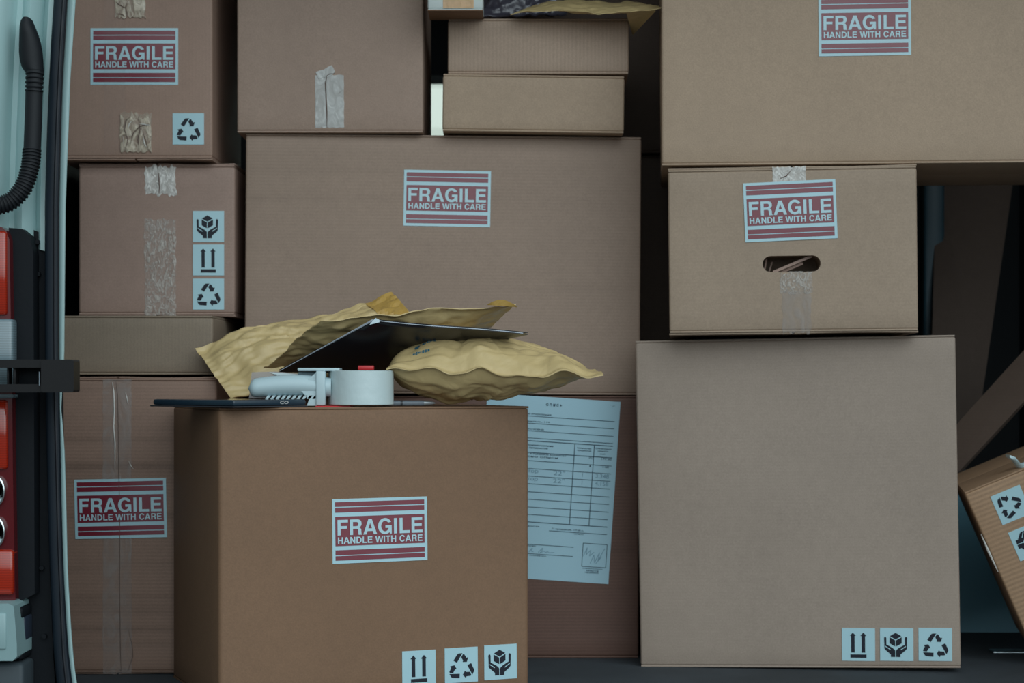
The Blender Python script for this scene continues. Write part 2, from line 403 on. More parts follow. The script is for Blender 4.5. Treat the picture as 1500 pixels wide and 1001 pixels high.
    def tape(s, px0, px1, py0, py1, m, wr=.0004, jag=.002, off=.0006, seed=1, name='packing_tape', label=None):
        (u0, v0), (u1, v1) = s.uv(px0, py1), s.uv(px1, py0)
        v0 = max(v0, .0015); v1 = min(v1, s.H - .0015)
        o = s.sheet(name, (u0 + u1) / 2, (v0 + v1) / 2, u1 - u0, v1 - v0, 0, m, off, nu=14, nv=max(8, int((v1 - v0) / .008)), jag=jag, wr=wr, seed=seed)
        if label: o['label'] = label
        return o
    def streak(s, pts, wd, m, parent, name='crease', off=.0016):
        """a narrow crease or wrinkle drawn along measured points"""
        q = [Vector(s.uv(*p)) for p in pts]; mb = MB(); vs_ = []; fs = []
        for i, p in enumerate(q):
            d = (q[min(i + 1, len(q) - 1)] - q[max(i - 1, 0)]).normalized(); n = Vector((-d.y, d.x))
            ww = wd * (.25 if i in (0, len(q) - 1) else 1)
            a, b = p + n * ww / 2, p - n * ww / 2
            vs_ += [s.pt(a.x, a.y, off), s.pt(p.x, p.y, off + ww * .35), s.pt(b.x, b.y, off)]
        for i in range(len(q) - 1): k = 3 * i; fs += [(k, k + 1, k + 4, k + 3), (k + 1, k + 2, k + 5, k + 4)]
        return mb.add(vs_, fs).build(name, m, parent, 60)

# ------------------------------------------------------------------ the van's hold
VANW = mat('van_inner_metal', (.03, .055, .07), .5, spec=.3)
VAND = mat('van_inner_dark', (.015, .02, .025), .6)
def slab(name, x0, x1, y0, y1, z0, z1, m, b=0, kind='structure'):
    o = MB().box(x0, x1, y0, y1, z0, z1, b).build(name, m, None, 40 if b else 0)
    if kind: o['kind'] = kind
    return o
fm = mat('floor_mat', (.06, .075, .09), .75); N, L, b = nodes(fm)
t = N.new('ShaderNodeTexCoord'); mp = N.new('ShaderNodeMapping'); mp.inputs['Rotation'].default_value = (0, 0, R(58))
wv = N.new('ShaderNodeTexWave'); wv.inputs['Scale'].default_value = 62; wv.inputs['Distortion'].default_value = 1.2
nn = N.new('ShaderNodeTexNoise'); nn.inputs['Scale'].default_value = 9
L.new(t.outputs['Object'], mp.inputs[0]); L.new(mp.outputs[0], wv.inputs['Vector']); L.new(t.outputs['Object'], nn.inputs['Vector'])
rp = N.new('ShaderNodeMapRange'); rp.inputs['To Min'].default_value = .35; rp.inputs['To Max'].default_value = 1.5
L.new(math_node(N, L, 'MULTIPLY', wv.outputs['Fac'], nn.outputs[0]), rp.inputs['Value'])
vm = N.new('ShaderNodeVectorMath'); vm.operation = 'SCALE'; vm.inputs[0].default_value = (.075, .095, .115); L.new(rp.outputs[0], vm.inputs['Scale']); L.new(vm.outputs[0], b.inputs['Base Color'])
bp = N.new('ShaderNodeBump'); bp.inputs['Distance'].default_value = .004; L.new(wv.outputs['Fac'], bp.inputs['Height']); L.new(bp.outputs[0], b.inputs['Normal'])
slab('floor', -.86, 1.30, 3.02, 5.35, FLOOR - .05, FLOOR, fm)
slab('wall_left', -.92, -.86, 3.10, 5.35, FLOOR - .05, 2.24, VAND)
slab('wall_right', 1.30, 1.36, 3.02, 5.35, FLOOR - .05, 2.24, VANW)
slab('ceiling', -.92, 1.36, 2.98, 5.35, 2.20, 2.26, VAND)
gm = bumpy(mat('street', (.11, .115, .12), .85), 40, .6, .01); slab('ground', -14, 14, -16, 12, -.06, 0, gm)
# the front bulkhead with its window
wx0, wx1, wz0, wz1 = -.50, .06, EYE + .42, EYE + .775
mb = MB()
for x0, x1, z0, z1 in ((-.86, wx0, FLOOR, 2.2), (wx1, 1.30, FLOOR, 2.2), (wx0, wx1, FLOOR, wz0), (wx0, wx1, wz1, 2.2)): mb.box(x0, x1, 5.25, 5.31, z0, z1)
o = mb.build('wall_front', VAND, None, 0); o['kind'] = 'structure'
fr = MB()
for x0, x1, z0, z1 in ((wx0, wx0 + .02, wz0, wz1), (wx1 - .02, wx1, wz0, wz1), (wx0 + .02, wx1 - .02, wz0, wz0 + .02), (wx0 + .02, wx1 - .02, wz1 - .02, wz1)): fr.box(x0, x1, 5.235, 5.25, z0, z1)
wf = fr.build('window_1', mat('window_frame_grey', (.16, .18, .17), .5), None, 0); wf['kind'] = 'structure'
gl = MB().box(wx0, wx1, 5.275, 5.279, wz0, wz1).build('pane', mat('glass', (.95, 1, .86), .02, trans=1, spec=.3), wf, 0)
# wheel housing and side pillar
wh = MB(); pr = [(.80, 0), (1.30, 0), (1.30, .28), (.90, .28), (.86, .27), (.83, .25), (.81, .22), (.80, .18)]
wh.prism([(x, FLOOR + z) for x, z in pr], 3.97, 4.75); o = wh.build('wheel_housing', bumpy(mat('wheel_housing_metal', (.15, .34, .43), .5), 5, .3, .01), None, 40)
tag(o, 'blue-grey metal wheel housing on van floor behind the tilted box', 'wheel housing')
o = MB().box(.885, .93, 4.40, 4.46, FLOOR, 2.2, .006).build('trim_1', mat('pillar_paint', (.05, .12, .16), .4), None, 40); o['kind'] = 'structure'
o = MB().box(.86, .96, 3.66, 3.70, FLOOR, FLOOR + .004, .0015).build('trim_2', mat('floor_strip', (.45, .52, .55), .3, 1), None, 40); o['kind'] = 'structure'

# ------------------------------------------------------------------ the cartons
G = None
# left column
b = Box(-.655, 3.402, -.492, .329, .40, .4955, K_LEFTLO, 'worn taped box at bottom left, red fragile label low on a long clear tape strip', kind='end', seed=1, bulge=.002)
tp = b.tape(151, 193, 556, 999, T_CLEAR, .0002, .001, seed=3, label='long clear tape strip down the middle')
b.streak([(170, 557), (173, 580), (174, 620), (175, 700), (176, 760), (176, 880), (177, 960), (178, 994)], .0012, CREASE, tp)
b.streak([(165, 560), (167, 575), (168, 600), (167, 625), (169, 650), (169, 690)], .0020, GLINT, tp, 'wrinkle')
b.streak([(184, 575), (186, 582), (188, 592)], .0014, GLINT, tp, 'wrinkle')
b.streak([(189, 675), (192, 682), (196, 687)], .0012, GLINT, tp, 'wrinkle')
b.streak([(188, 920), (194, 945), (195, 962), (184, 992)], .0012, CREASE, tp)
b.fragile(177, 745, rot=1.2, off=.0015)
b = Box(-.65, 3.46, .0065, .29, .36, .100, K_THIN, 'low olive-brown box between the worn bottom box and the three-symbol box', kind='side', seed=2, bulge=.001)
b = Box(-.6228, 3.59, .1085, .2737, .36, .2695, K_MID, 'square box with three stacked symbol labels and wrinkled tape, second from top at left', yaw=-.3, kind='end', seed=3, bulge=.0012)
b.tape(212, 258, 322, 463, T_WRINK, .0014, .003, seed=4)
tp = b.tape(212, 258, 243, 286, T_BRIGHT, .0010, .004, seed=5)
b.streak([(231, 243), (233, 262), (234, 276), (233, 284)], .0022, CREASE, tp)
for which, py in (('hands', 332), ('up', 381), ('recycle', 431)): b.symbol(which, 305.5, py, off=.0012)
b = Box(-.655, 3.565, .3805, .267, .38, .34, K_TOPLEFT, 'topmost box on left, fragile label over torn brown tape and single recycling label', kind='end', seed=4, bulge=.0015)
b.fragile(197, 83, off=.0009)
tp = b.tape(153, 184, -20, 225, tape_mat('tape_clear_faint', (.5, .42, .4), .05, .4, 40, contrast=.5), .0001, .0005, off=.0022, seed=6, label='faint clear tape strip crossing the fragile label')
tp = b.tape(177, 222, 166, 222, T_AMBER, .0016, .003, off=.0026, seed=7, label='crumpled amber-edged tape piece')
for pts in ([(184, 222), (188, 205), (183, 190), (186, 176), (192, 172)], [(203, 170), (206, 190), (203, 205), (205, 221)], [(192, 212), (196, 196), (205, 186), (214, 183), (221, 182)], [(208, 188), (214, 205), (218, 220)]):
    b.streak(pts, .0016, CREASE, tp, off=.0045)
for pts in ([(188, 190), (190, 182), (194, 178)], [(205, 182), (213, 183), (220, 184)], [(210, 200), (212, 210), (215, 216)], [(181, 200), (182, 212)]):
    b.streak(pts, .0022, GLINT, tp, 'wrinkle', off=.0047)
tp = b.tape(169, 213, -25, 26, T_AMBER, .0014, .003, off=.0026, seed=8, label='torn crumpled tape at top edge')
for pts in ([(169, 2), (176, 8), (184, 12), (188, 2)], [(184, 12), (187, 20), (186, 25)], [(172, 20), (180, 22), (184, 25)]): b.streak(pts, .0016, CREASE, tp, off=.0045)
b.symbol('recycle', 276, 189, off=.0010)
# second column, on the large labelled box
cu = Box(-.1220, 3.60, -.0270, .6950, .40, .4550, K_CENTRE, 'large wide box in the centre with small fragile label near its top', yaw=1.6, roll=-.35, kind='side', seed=5, bulge=.003)
cu.fragile(655, 291, rot=-.6)
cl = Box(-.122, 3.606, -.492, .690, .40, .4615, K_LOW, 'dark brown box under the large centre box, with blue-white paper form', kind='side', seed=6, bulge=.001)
b = Box(-.318, 3.58, .4305, .3255, .36, .38, K_PLAIN, 'tall plain box on left of the large centre box with single grey tape tab', kind='side', seed=7, bulge=.002)
tp = b.tape(462, 504, 110, 187, T_MILKY, .0002, .0010, seed=9, label='milky tape tab')
tp2 = b.sheet('tape_fold', b.uv(477, 107)[0], b.uv(477, 107)[1], .030, .014, R(25), T_MILKY, .0016, nu=4, nv=3, jag=.002, seed=2)
b.streak([(479, 187), (479, 165), (478, 145), (477, 122), (479, 112)], .0022, CREASE, tp)
b.streak([(477, 113), (482, 109), (490, 108)], .0016, CREASE, tp)
b.streak([(496, 138), (501, 133)], .0014, CREASE, tp)
b = Box(.0368, 3.57, .4300, .3167, .34, .0995, K_PALE, 'slim plain box on large centre box, lower of two stacked', yaw=.5, roll=-.75, kind='side', seed=8, bulge=.001)
b = Box(.0455, 3.57, .5315, .3155, .30, .0965, K_SLIM, 'slim box with vertical ribs, upper of two stacked on centre box', yaw=-1.5, roll=-.25, kind='side', seed=9, bulge=.001)
# small white taped carton on top
wb = Box(-.0965, 3.488, .6285, .0945, .095, .10, mat('white_card', (.62, .68, .66), .5), 'small white box with orange tape band on the ribbed slim box', kind='side', seed=10, bulge=0, name='white_box', t=.002)
wb.tape(649, 694, -60, 12, tape_mat('tape_orange', (.66, .40, .20), .9, .3, 60, .3, .1), .0002, 0, off=.0008, label='orange-brown tape band')
MB().box(-.047, .047, -.0475, .0475, -.0012, .0006).build('base_flap', K_FRONT, wb.e, 0)
# right column
rb = Box(.4850, 3.46, -.4885, .5360, .40, .5575, K_RIGHT, 'large square box at lower right with three symbol labels along its bottom', yaw=-8.2, roll=.95, kind='side', seed=11, bulge=.002)
for which, px in (('up', 1257.5), ('hands', 1313.5), ('recycle', 1370)): rb.symbol(which, px, 944.5, rot=-.6, size=.0550)
b = Box(.4683, 3.41, .0745, .4110, .34, .2800, K_HOLE, 'box with oval hand hole and fragile label on large square box', yaw=-4.8, roll=.55, kind='end', seed=12, bulge=.001)
hand_box = b
tp = b.tape(1132, 1180, 243, 272, T_BRIGHT, .0008, .001, seed=12)
b.streak([(1142, 262), (1152, 258), (1160, 248)], .0018, CREASE, tp)
b.fragile(1157.5, 309, rot=1.7, off=.0014)
tp = b.tape(1143, 1190, 399, 430, T_WRINK, .0014, .003, seed=13)
tp = b.tape(1146, 1188, 425, 489, T_CLEAR, .0008, .004, seed=14)
b = Box(.6020, 3.41, .3580, .7040, .40, .46, K_PALE, 'widest box at top right, fragile label near the frame top', yaw=-3.9, roll=.08, kind='side', seed=13, bulge=.002)
b.fragile(1266.5, 38.5, rot=.3)
# the nearest box
fb = Box(-.2054, 3.1487, -.492, .498, .336, .4485, K_FRONT, 'nearest box carrying mailers and tape roll, one red fragile label and three symbols', yaw=21, roll=.0, kind='side', seed=14, bulge=.0008, rr=.0075)
fb.fragile(556.5, 776.5, rot=.5)
fb.symbol('up', 613.5, 979, rot=.5); fb.symbol('recycle', 675.5, 974.5, rot=.5); fb.symbol('hands', 733, 970, rot=.5)
# hand hole: real opening through the front wall
bd = [c for c in hand_box.e.children if c.name.startswith('body')][0]
u, v = hand_box.uv(1159.5, 386.5); hw, hh = .048, .0135
cut = MB(); ring = [(u + (hw - hh) * (1 if k < 12 else -1) + hh * math.cos(R(-90 + 180 * (k % 12) / 11 + (0 if k < 12 else 180))), v + hh * math.sin(R(-90 + 180 * (k % 12) / 11 + (0 if k < 12 else 180)))) for k in range(24)]
D2 = hand_box.D / 2
cut.prism(ring, -D2 - .02, -D2 + .10)
co = cut.build('cutter', K_EDGE, None, 0); co.matrix_world = hand_box.M
md = bd.modifiers.new('hole', 'BOOLEAN'); md.operation = 'DIFFERENCE'; md.object = co; md.solver = 'EXACT'
bpy.context.view_layer.update(); dg = bpy.context.evaluated_depsgraph_get()
me = bpy.data.meshes.new_from_object(bd.evaluated_get(dg)); bd.modifiers.clear(); bd.data = me; bpy.data.objects.remove(co)
# inner lining of the hole and folded cardboard seen inside
for k, (xa, za, xb, zb) in enumerate(((-.030, -.013, .034, .013), (-.016, -.013, .020, .002), (-.044, -.012, -.040, .010), (-.036, -.013, -.030, .006))):
    d = Vector((xb - xa, zb - za)).normalized(); n = Vector((-d.y, d.x)) * (.0022 if k < 2 else .0012)
    MB().prism([(u + xa + n.x, v + za + n.y), (u + xb + n.x, v + zb + n.y), (u + xb - n.x, v + zb - n.y), (u + xa - n.x, v + za - n.y)], -D2 + .012 + .01 * k, -D2 + .03 + .01 * k).build('inner_fold', K_MID, hand_box.e, 0)
# tilted box at far right, leaning
th = 23.5
tb = Box(0, 0, 0, .30, .27, .305, K_TILT, 'box tipped on its corner at right edge with rotated symbol labels', kind='side', seed=15, bulge=.0008)
pc = P(1412, 722, 3.50)             # its upper left front corner
M = Matrix.Translation(pc) @ Matrix.Rotation(R(-th), 4, 'Y') @ Matrix.Rotation(R(-8), 4, 'Z') @ Matrix.Translation((.15, .135, -.305))
tb.e.matrix_world = M; tb.M = M
tb.symbol('recycle', 1481, 740, rot=-90, size=.0530); tb.symbol('hands', 1507, 793, rot=-90, size=.0530)
tb.streak([(1437, 783), (1448, 808), (1462, 838)], .004, GLINT, tb.e, 'pale_edge', off=.0008)  # pale streak drawn along the lower left edge
# things further inside, mostly in the dark
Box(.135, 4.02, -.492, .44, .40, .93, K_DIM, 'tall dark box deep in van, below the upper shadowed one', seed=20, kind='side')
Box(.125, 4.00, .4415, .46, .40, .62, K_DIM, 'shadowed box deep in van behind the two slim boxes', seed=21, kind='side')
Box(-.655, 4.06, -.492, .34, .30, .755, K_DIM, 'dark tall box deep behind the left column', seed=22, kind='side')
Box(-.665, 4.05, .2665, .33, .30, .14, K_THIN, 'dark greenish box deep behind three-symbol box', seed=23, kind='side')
# flattened cartons leaning in the shadow on the right
def leaning(quad, Y0, Y1, th_, m, label):
    a = [P(px, py, Y) for (px, py), Y in zip(quad, (Y0, Y0, Y1, Y1))]; n = (a[1] - a[0]).cross(a[3] - a[0]).normalized()
    if n.y < 0: n = -n
    cen = sum(a, Vector()) / 4; e_ = empty('flattened_carton', cen); tag(e_, label, 'box')
    vs_ = [p - cen for p in a] + [p - cen + n * th_ for p in a]
    MB().add(vs_, [(0, 1, 2, 3), (4, 5, 6, 7), (0, 1, 5, 4), (1, 2, 6, 5), (2, 3, 7, 6), (3, 0, 4, 7)]).build('outer_panel', m, e_, 0)
    vs_ = [p - cen + n * (th_ + .002) for p in a] + [p - cen + n * (2 * th_ + .002) for p in a]
    MB().add(vs_, [(0, 1, 2, 3), (4, 5, 6, 7), (0, 1, 5, 4), (1, 2, 6, 5), (2, 3, 7, 6), (3, 0, 4, 7)]).build('inner_panel', m, e_, 0)
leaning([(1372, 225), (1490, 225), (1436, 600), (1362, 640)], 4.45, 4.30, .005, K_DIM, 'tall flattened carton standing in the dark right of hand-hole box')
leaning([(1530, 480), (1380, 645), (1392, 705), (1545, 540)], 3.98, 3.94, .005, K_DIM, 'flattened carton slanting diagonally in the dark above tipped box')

# ------------------------------------------------------------------ the paper form on the dark brown box
def form():
    u0, v0 = cl.uv(806, 720); W_, H_, r = .212, .3235, R(-3.9)
    W_ = .235
    u1, v1 = cl.uv(909, 589); u2, v2 = cl.uv(891, 856)       # right-hand corners
    d = Vector((u1 - u2, v1 - v2)); H_ = d.length; r = math.atan2(-d.x, d.y)
    ex = Vector((math.cos(r), math.sin(r))); ey = Vector((-math.sin(r), math.cos(r)))
    cen = Vector((u1, v1)) - ex * W_ / 2 - ey * H_ / 2
    e_ = empty('paper_form', cl.M @ Vector(cl.pt(cen.x, cen.y - H_ / 2, 0))); tag(e_, 'pale blue printed form with a ruled table, stuck to the dark brown box', 'paper')
    Mi = e_.matrix_world.copy(); bpy.context.view_layer.update(); Mi = e_.matrix_world.inverted() @ cl.M
    def loc(fx, fy): q = cen + ex * (fx - .5) * W_ + ey * (.5 - fy) * H_; return q
    def put(name, polys, m, off):
        o = cl.shapes(name, polys, cen.x, cen.y, W_, H_, r, m, off, e_); o.data.transform(Mi); return o
    o = cl.sheet('sheet', cen.x, cen.y, W_, H_, r, FORMPAPER, .0008, e_, nu=8, nv=10); o.data.transform(Mi)
    # measured in a frame whose right edge is x=1; zoom pixels -> fraction
    def line(x0, y0, x1, y1, w=.0016):
        return [(x0, 1 - y0 - w), (x1, 1 - y1 - w), (x1, 1 - y1 + w), (x0, 1 - y0 + w)]
    def vline(x, y0, y1, w=.0026): return [(x - w, 1 - y0), (x + w, 1 - y0), (x + w, 1 - y1), (x - w, 1 - y1)]
    ink = []; E_ = .965
    for y in (.110, .150, .191, .230): ink.append(line(.05, y, E_, y))
    for y in (.245, .309, .689): ink.append(line(.05, y, E_, y, .0021))
    for y in (.354, .397, .438, .480, .524, .565, .607, .648): ink.append(line(.05, y, E_, y))
    for x in (.680, .826): ink.append(vline(x, .245, .689))
    ink.append(line(.53, .730, E_, .730)); ink.append(line(.05, .811, .722, .811)); ink.append(line(.05, .862, .722, .862))
    x0, x1, y0, y1 = .792, .972, .785, .912
    for y in (y0, y1): ink.append(line(x0, y, x1, y))
    for x in (x0, x1): ink.append(vline(x, y0, y1, .0022))
    def txt(body, x0, y0, h, ratio=None, of=0, width=None, sp=1.0):
        v2, f, asp = text2d(body, of, sp); wd = width or h * H_ / W_ * asp
        return ([(x0 + a * wd, 1 - y0 - h + b * h) for a, b in v2], f)
    ink.append(txt('опись', .445, .034, .0150, of=.02, sp=1.4, width=.120))
    ink.append(txt('ф. 107', .925, .022, .009))
    for body, x, y, h, wd in (('почтовое отделение', .20, .094, .0095, .29), ('Предъявитель, 115', .20, .134, .0100, .28), ('г.  Москва', .20, .175, .0100, .24),
                              ('Наименование', .32, .262, .0095, .20), ('предметов', .34, .279, .0095, .14),
                              ('Количество', .700, .262, .0085, .105), ('предметов', .700, .277, .0085, .105), ('Объявленная', .838, .258, .0085, .118), ('ценность', .855, .273, .0085, .08), ('руб.', .875, .288, .0085, .04),
                              ('документы и товарные вложения', .20, .313, .0085, .42), ('согласно описи', .20, .327, .0080, .36), ('71', .79, .313, .010, .025), ('177.00', .885, .313, .010, .075),
                              ('кабель', .25, .357, .009, .07), ('1', .80, .357, .010, .008), ('1.00', .90, .357, .010, .045),
                              ('Объявленная ценность', .05, .706, .0105, .41), ('71 предметов, 177.00 р.', .55, .713, .0115, .24), ('(прописью)', .72, .735, .008, .07),
                              ('подпись', .37, .815, .008, .07), ('фамилия отправителя', .30, .867, .008, .22), ('календарный штемпель', .80, .918, .008, .15), ('места', .83, .930, .008, .09), ('приема', .82, .941, .008, .10)):
        ink.append(txt(body, x, y, h, width=wd, of=.012))
    put('printed_table', ink, FORMINK, .0013)
    hand = [txt('монитор', .22, .404, .0205, width=.20), txt('22"', .535, .400, .024, width=.085), txt('1', .75, .403, .020), txt('3.348', .85, .402, .022, width=.10),
            txt('монитор', .22, .446, .0205, width=.20), txt('22"', .535, .442, .024, width=.085), txt('1', .75, .446, .020), txt('4.158', .85, .444, .022, width=.10)]
    rnd = random.Random(4)
    def scribble(pts, w=.0022):
        o = []
        for (ax, ay), (bx_, by) in zip(pts[:-1], pts[1:]):
            d_ = Vector(((bx_ - ax) * W_, (by - ay) * H_)).normalized(); n_ = Vector((-d_.y / W_, d_.x / H_)) * w * .2
            o.append([(ax + n_.x, 1 - ay - n_.y), (bx_ + n_.x, 1 - by - n_.y), (bx_ - n_.x, 1 - by + n_.y), (ax - n_.x, 1 - ay + n_.y)])
        return o
    mv = lambda pts, dx, dy: [(x + dx, y + dy) for x, y in pts]
    hand += scribble(mv([(.22, .912), (.235, .893), (.245, .890), (.235, .905), (.255, .908)], .17, -.058)) + scribble(mv([(.29, .910), (.32, .885), (.325, .888), (.305, .912), (.335, .900), (.345, .909), (.36, .902), (.37, .909), (.41, .905)], .17, -.058))
    sc2 = lambda pts: [(.80 + (x - .735) * .82, .80 + (y - .855) * 1.55) for x, y in pts]
    hand += scribble(sc2([(.735, .890), (.765, .860), (.760, .885), (.80, .868), (.79, .89), (.83, .875)])) + scribble(sc2([(.80, .915), (.83, .885), (.84, .912), (.88, .875), (.87, .905), (.925, .860)])) + scribble(sc2([(.85, .915), (.90, .890)]))
    put('signature', hand[8:], PENCIL, .0013); put('handwritten_row', hand[:4], PENCIL, .0013); put('handwritten_row', hand[4:8], PENCIL, .0013)
form()

# ------------------------------------------------------------------ padded mailers, folder, tablet, tape gun, pen
def mailer_mat(name, col):
    m = mat(name, col, .42, spec=.55); N, L, b = nodes(m); t = N.new('ShaderNodeTexCoord')
    n = N.new('ShaderNodeTexNoise'); n.inputs['Scale'].default_value = 34; n.inputs['Detail'].default_value = 5; n.inputs['Distortion'].default_value = 1.2; L.new(t.outputs['Object'], n.inputs['Vector'])
    n2 = N.new('ShaderNodeTexVoronoi'); n2.feature = 'DISTANCE_TO_EDGE'; n2.inputs['Scale'].default_value = 26; L.new(t.outputs['Object'], n2.inputs['Vector'])
    h = math_node(N, L, 'ADD', n.outputs[0], math_node(N, L, 'MULTIPLY', math_node(N, L, 'MINIMUM', n2.outputs['Distance'], .12), 1.6))
    bp = N.new('ShaderNodeBump'); bp.inputs['Strength'].default_value = .42; bp.inputs['Distance'].default_value = .0035; L.new(h, bp.inputs['Height']); L.new(bp.outputs[0], b.inputs['Normal'])
    return m
MAIL = mailer_mat('mailer_kraft', (.62, .465, .225)); MAILIN = mailer_mat('mailer_flap', (.52, .32, .08))
def smooth(t_): return t_ * t_ * (3 - 2 * t_)
class Pillow:
    def __init__(s, name, c, Tt, Tb, label, seed, m=MAIL, warp=None, p=2.2, fl=.06, n=64, creases=26, amp=.004, cat='envelope', edge=.003, skew=None):
        """padded envelope on the quad c = (near left, near right, far right, far left)"""
        s.c = [Vector(q) for q in c]; s.cen = sum(s.c, Vector()) / 4
        s.e = empty(name, s.cen); tag(s.e, label, cat)
        nrm = (s.c[1] - s.c[0]).cross(s.c[3] - s.c[0]).normalized()
        if nrm.z < 0: nrm = -nrm
        s.n = nrm; s.Tt, s.Tb, s.p, s.fl, s.warp, s.seed, s.amp, s.edge, s.skew = Tt, Tb, p, fl, warp, seed, amp, edge, skew
        rnd = random.Random(seed); s.cs = []
        for _ in range(creases):
            a = rnd.uniform(0, math.pi); s.cs.append((rnd.random(), rnd.random(), math.cos(a), math.sin(a), rnd.uniform(.008, .03), rnd.uniform(.06, .30), rnd.uniform(-1, 1)))
        verts = []; k = n
        for side in (1, -1):
            for j in range(k + 1):
                for i in range(k + 1): verts.append(s.at(i / k, j / k, side) - s.cen)
        N_ = (k + 1) ** 2; fs = []
        for j in range(k):
            for i in range(k):
                a = j * (k + 1) + i; q = (a, a + 1, a + k + 2, a + k + 1); fs.append(q); fs.append(tuple(N_ + x for x in q[::-1]))
        rim = list(range(k + 1)) + [j * (k + 1) + k for j in range(1, k + 1)] + [k * (k + 1) + i for i in range(k - 1, -1, -1)] + [j * (k + 1) for j in range(k - 1, 0, -1)]
        for q in range(len(rim)): a, b_ = rim[q], rim[(q + 1) % len(rim)]; fs.append((a, b_, N_ + b_, N_ + a))
        s.body = MB().add(verts, fs).build('padded_body', m, s.e, 75)
    def at(s, u, v, side):
        q = s.c[0] * (1 - u) * (1 - v) + s.c[1] * u * (1 - v) + s.c[2] * u * v + s.c[3] * (1 - u) * v
        u_ = s.skew(u) if s.skew else u
        fu = min(1, max(0, (min(u_, 1 - u_) - s.fl * .5) / (.5 - s.fl * .5))); fv = min(1, max(0, (min(v, 1 - v) - s.fl * .8) / (.5 - s.fl * .8)))
        th_ = (1 - (1 - fu) ** s.p) ** .75 * (1 - (1 - fv) ** s.p) ** .75
        h = (s.Tt if side > 0 else s.Tb) * th_
        cr_ = 0
        for cx, cy, ca, sa, w_, ln, sg in s.cs:
            dx, dy = u - cx, v - cy; al = dx * ca + dy * sa; pe = -dx * sa + dy * ca
            if abs(pe) < w_ * 3 and abs(al) < ln * 2: cr_ += sg * (.5 * math.exp(-(pe / w_) ** 2) + .9 * math.exp(-abs(pe) / (w_ * .8))) * math.exp(-(al / ln) ** 2)
        nz = noise.noise(Vector((u * 4, v * 4, s.seed + side * 3))) * .8 + abs(noise.noise(Vector((u * 9, v * 7, s.seed * 1.3 + side)))) * .8
        h += (cr_ * s.amp + nz * s.amp) * (.25 + th_ * .9)
        ed = noise.noise(Vector((u * 6, v * 6, s.seed * 2.7))) * s.edge * 2 + noise.noise(Vector((u * 15, v * 15, s.seed * 1.7))) * s.edge
        q = q + s.n * (side * (h + .0006) + ed)
        if s.warp: q = q + s.warp(u, v)
        return q
    def patch(s, name, polys, m, side=1, off=.0006):
        mb = MB()
        for pl in polys:
            n_ = len(pl); vs_ = [s.at(x, y, side) + s.n * off * side - s.cen for x, y in pl]; mb.add(vs_, [tuple(range(n_))])
        return mb.build(name, m, s.e, 0)
# leaning mailer behind everything
def wA(u, v): return Vector((0, 0, .010 * math.sin(u * 5.2 + .6) * v - .006 * (1 - v) * math.sin(u * 3)))
A = Pillow('padded_mailer', [P(338, 584, 3.345), P(640, 505, 3.40), P(574, 424, 3.52), P(286, 515, 3.425)], .016, .010, 'padded mailer leaning at the back left, its corner nearest the tablet', 3, warp=wA, amp=.0052, creases=44, edge=.005)
fq = []
for i in range(8):
    for j in range(24):
        u0, u1, v0, v1 = .86 + .138 * i / 8, .86 + .138 * (i + 1) / 8, .01 + .98 * j / 24, .01 + .98 * (j + 1) / 24; fq.append([(u0, v0), (u1, v0), (u1, v1), (u0, v1)])
o = A.patch('flap', fq, MAILIN, 1, .0016); o['label'] = 'amber folded end flap'
# mailer on top of the folder
Bm = Pillow('padded_mailer', [P(470, 468, 3.19), P(756, 448, 3.21), P(668, 520, 3.41), P(386, 541, 3.33)], .010, .016, 'padded mailer lying above the black folder, seen from below', 8, amp=.0028, edge=.003)
fl = MB(); pts = []
for k in range(13):
    f = k / 12; pts.append((f, .010 * math.sin(math.pi * f)))
vs_ = []
for f, h in pts:
    a = P(714 + 43 * f, 446 + 3 * f, 3.188); vs_ += [a - Bm.cen + Vector((0, .004, -.001)), a - Bm.cen + Vector((0, .002, h * .9)), a - Bm.cen + Vector((.0, .05, h * .6))]
fl.add(vs_, [(3 * i + j, 3 * i + 3 + j, 3 * i + 4 + j, 3 * i + 1 + j) for i in range(12) for j in (0, 1)]); o = fl.build('flap', MAILIN, Bm.e, 60); o['label'] = 'orange-tinted folded end flap'
# big mailer at right
def wC(u, v):
    f = 1 - v
    return Vector((0, 0, f * f * (.0035 * math.sin(u * 17) + .003 * math.sin(u * 31 + 1) - .002) - .004 * smooth(max(0, u - .8) * 5) * 0))
Cm = Pillow('padded_mailer', [P(566, 541, 3.17), P(884, 548, 3.12), P(850, 535, 3.31), P(574, 536, 3.34)], .051, .048, 'plump padded mailer with blue stamp, hanging over the nearest box at right', 12, warp=wC, amp=.0036, creases=60, n=110, p=2.0, fl=.05, skew=lambda u: u ** .72)
dots = []
for (cx, cy, r_) in ((.14, .30, .016),):
    dots.append([(cx + r_ * .8 * math.cos(2 * math.pi * k / 12), cy + r_ * 1.6 * math.sin(2 * math.pi * k / 12)) for k in range(12)])
rnd = random.Random(2)
for row, (v_, x0, x1) in enumerate(((.30, .165, .225), (.22, .12, .20))):
    x = x0
    while x < x1: wd = rnd.uniform(.004, .010); hh_ = rnd.uniform(.012, .03); dots.append([(x, v_ - hh_ / 2), (x + wd, v_ - hh_ / 2), (x + wd, v_ + hh_ / 2), (x, v_ + hh_ / 2)]); x += wd + rnd.uniform(.002, .005)
Cm.patch('blue_stamp', dots, mat('stamp_ink', (.05, .16, .22), .6))
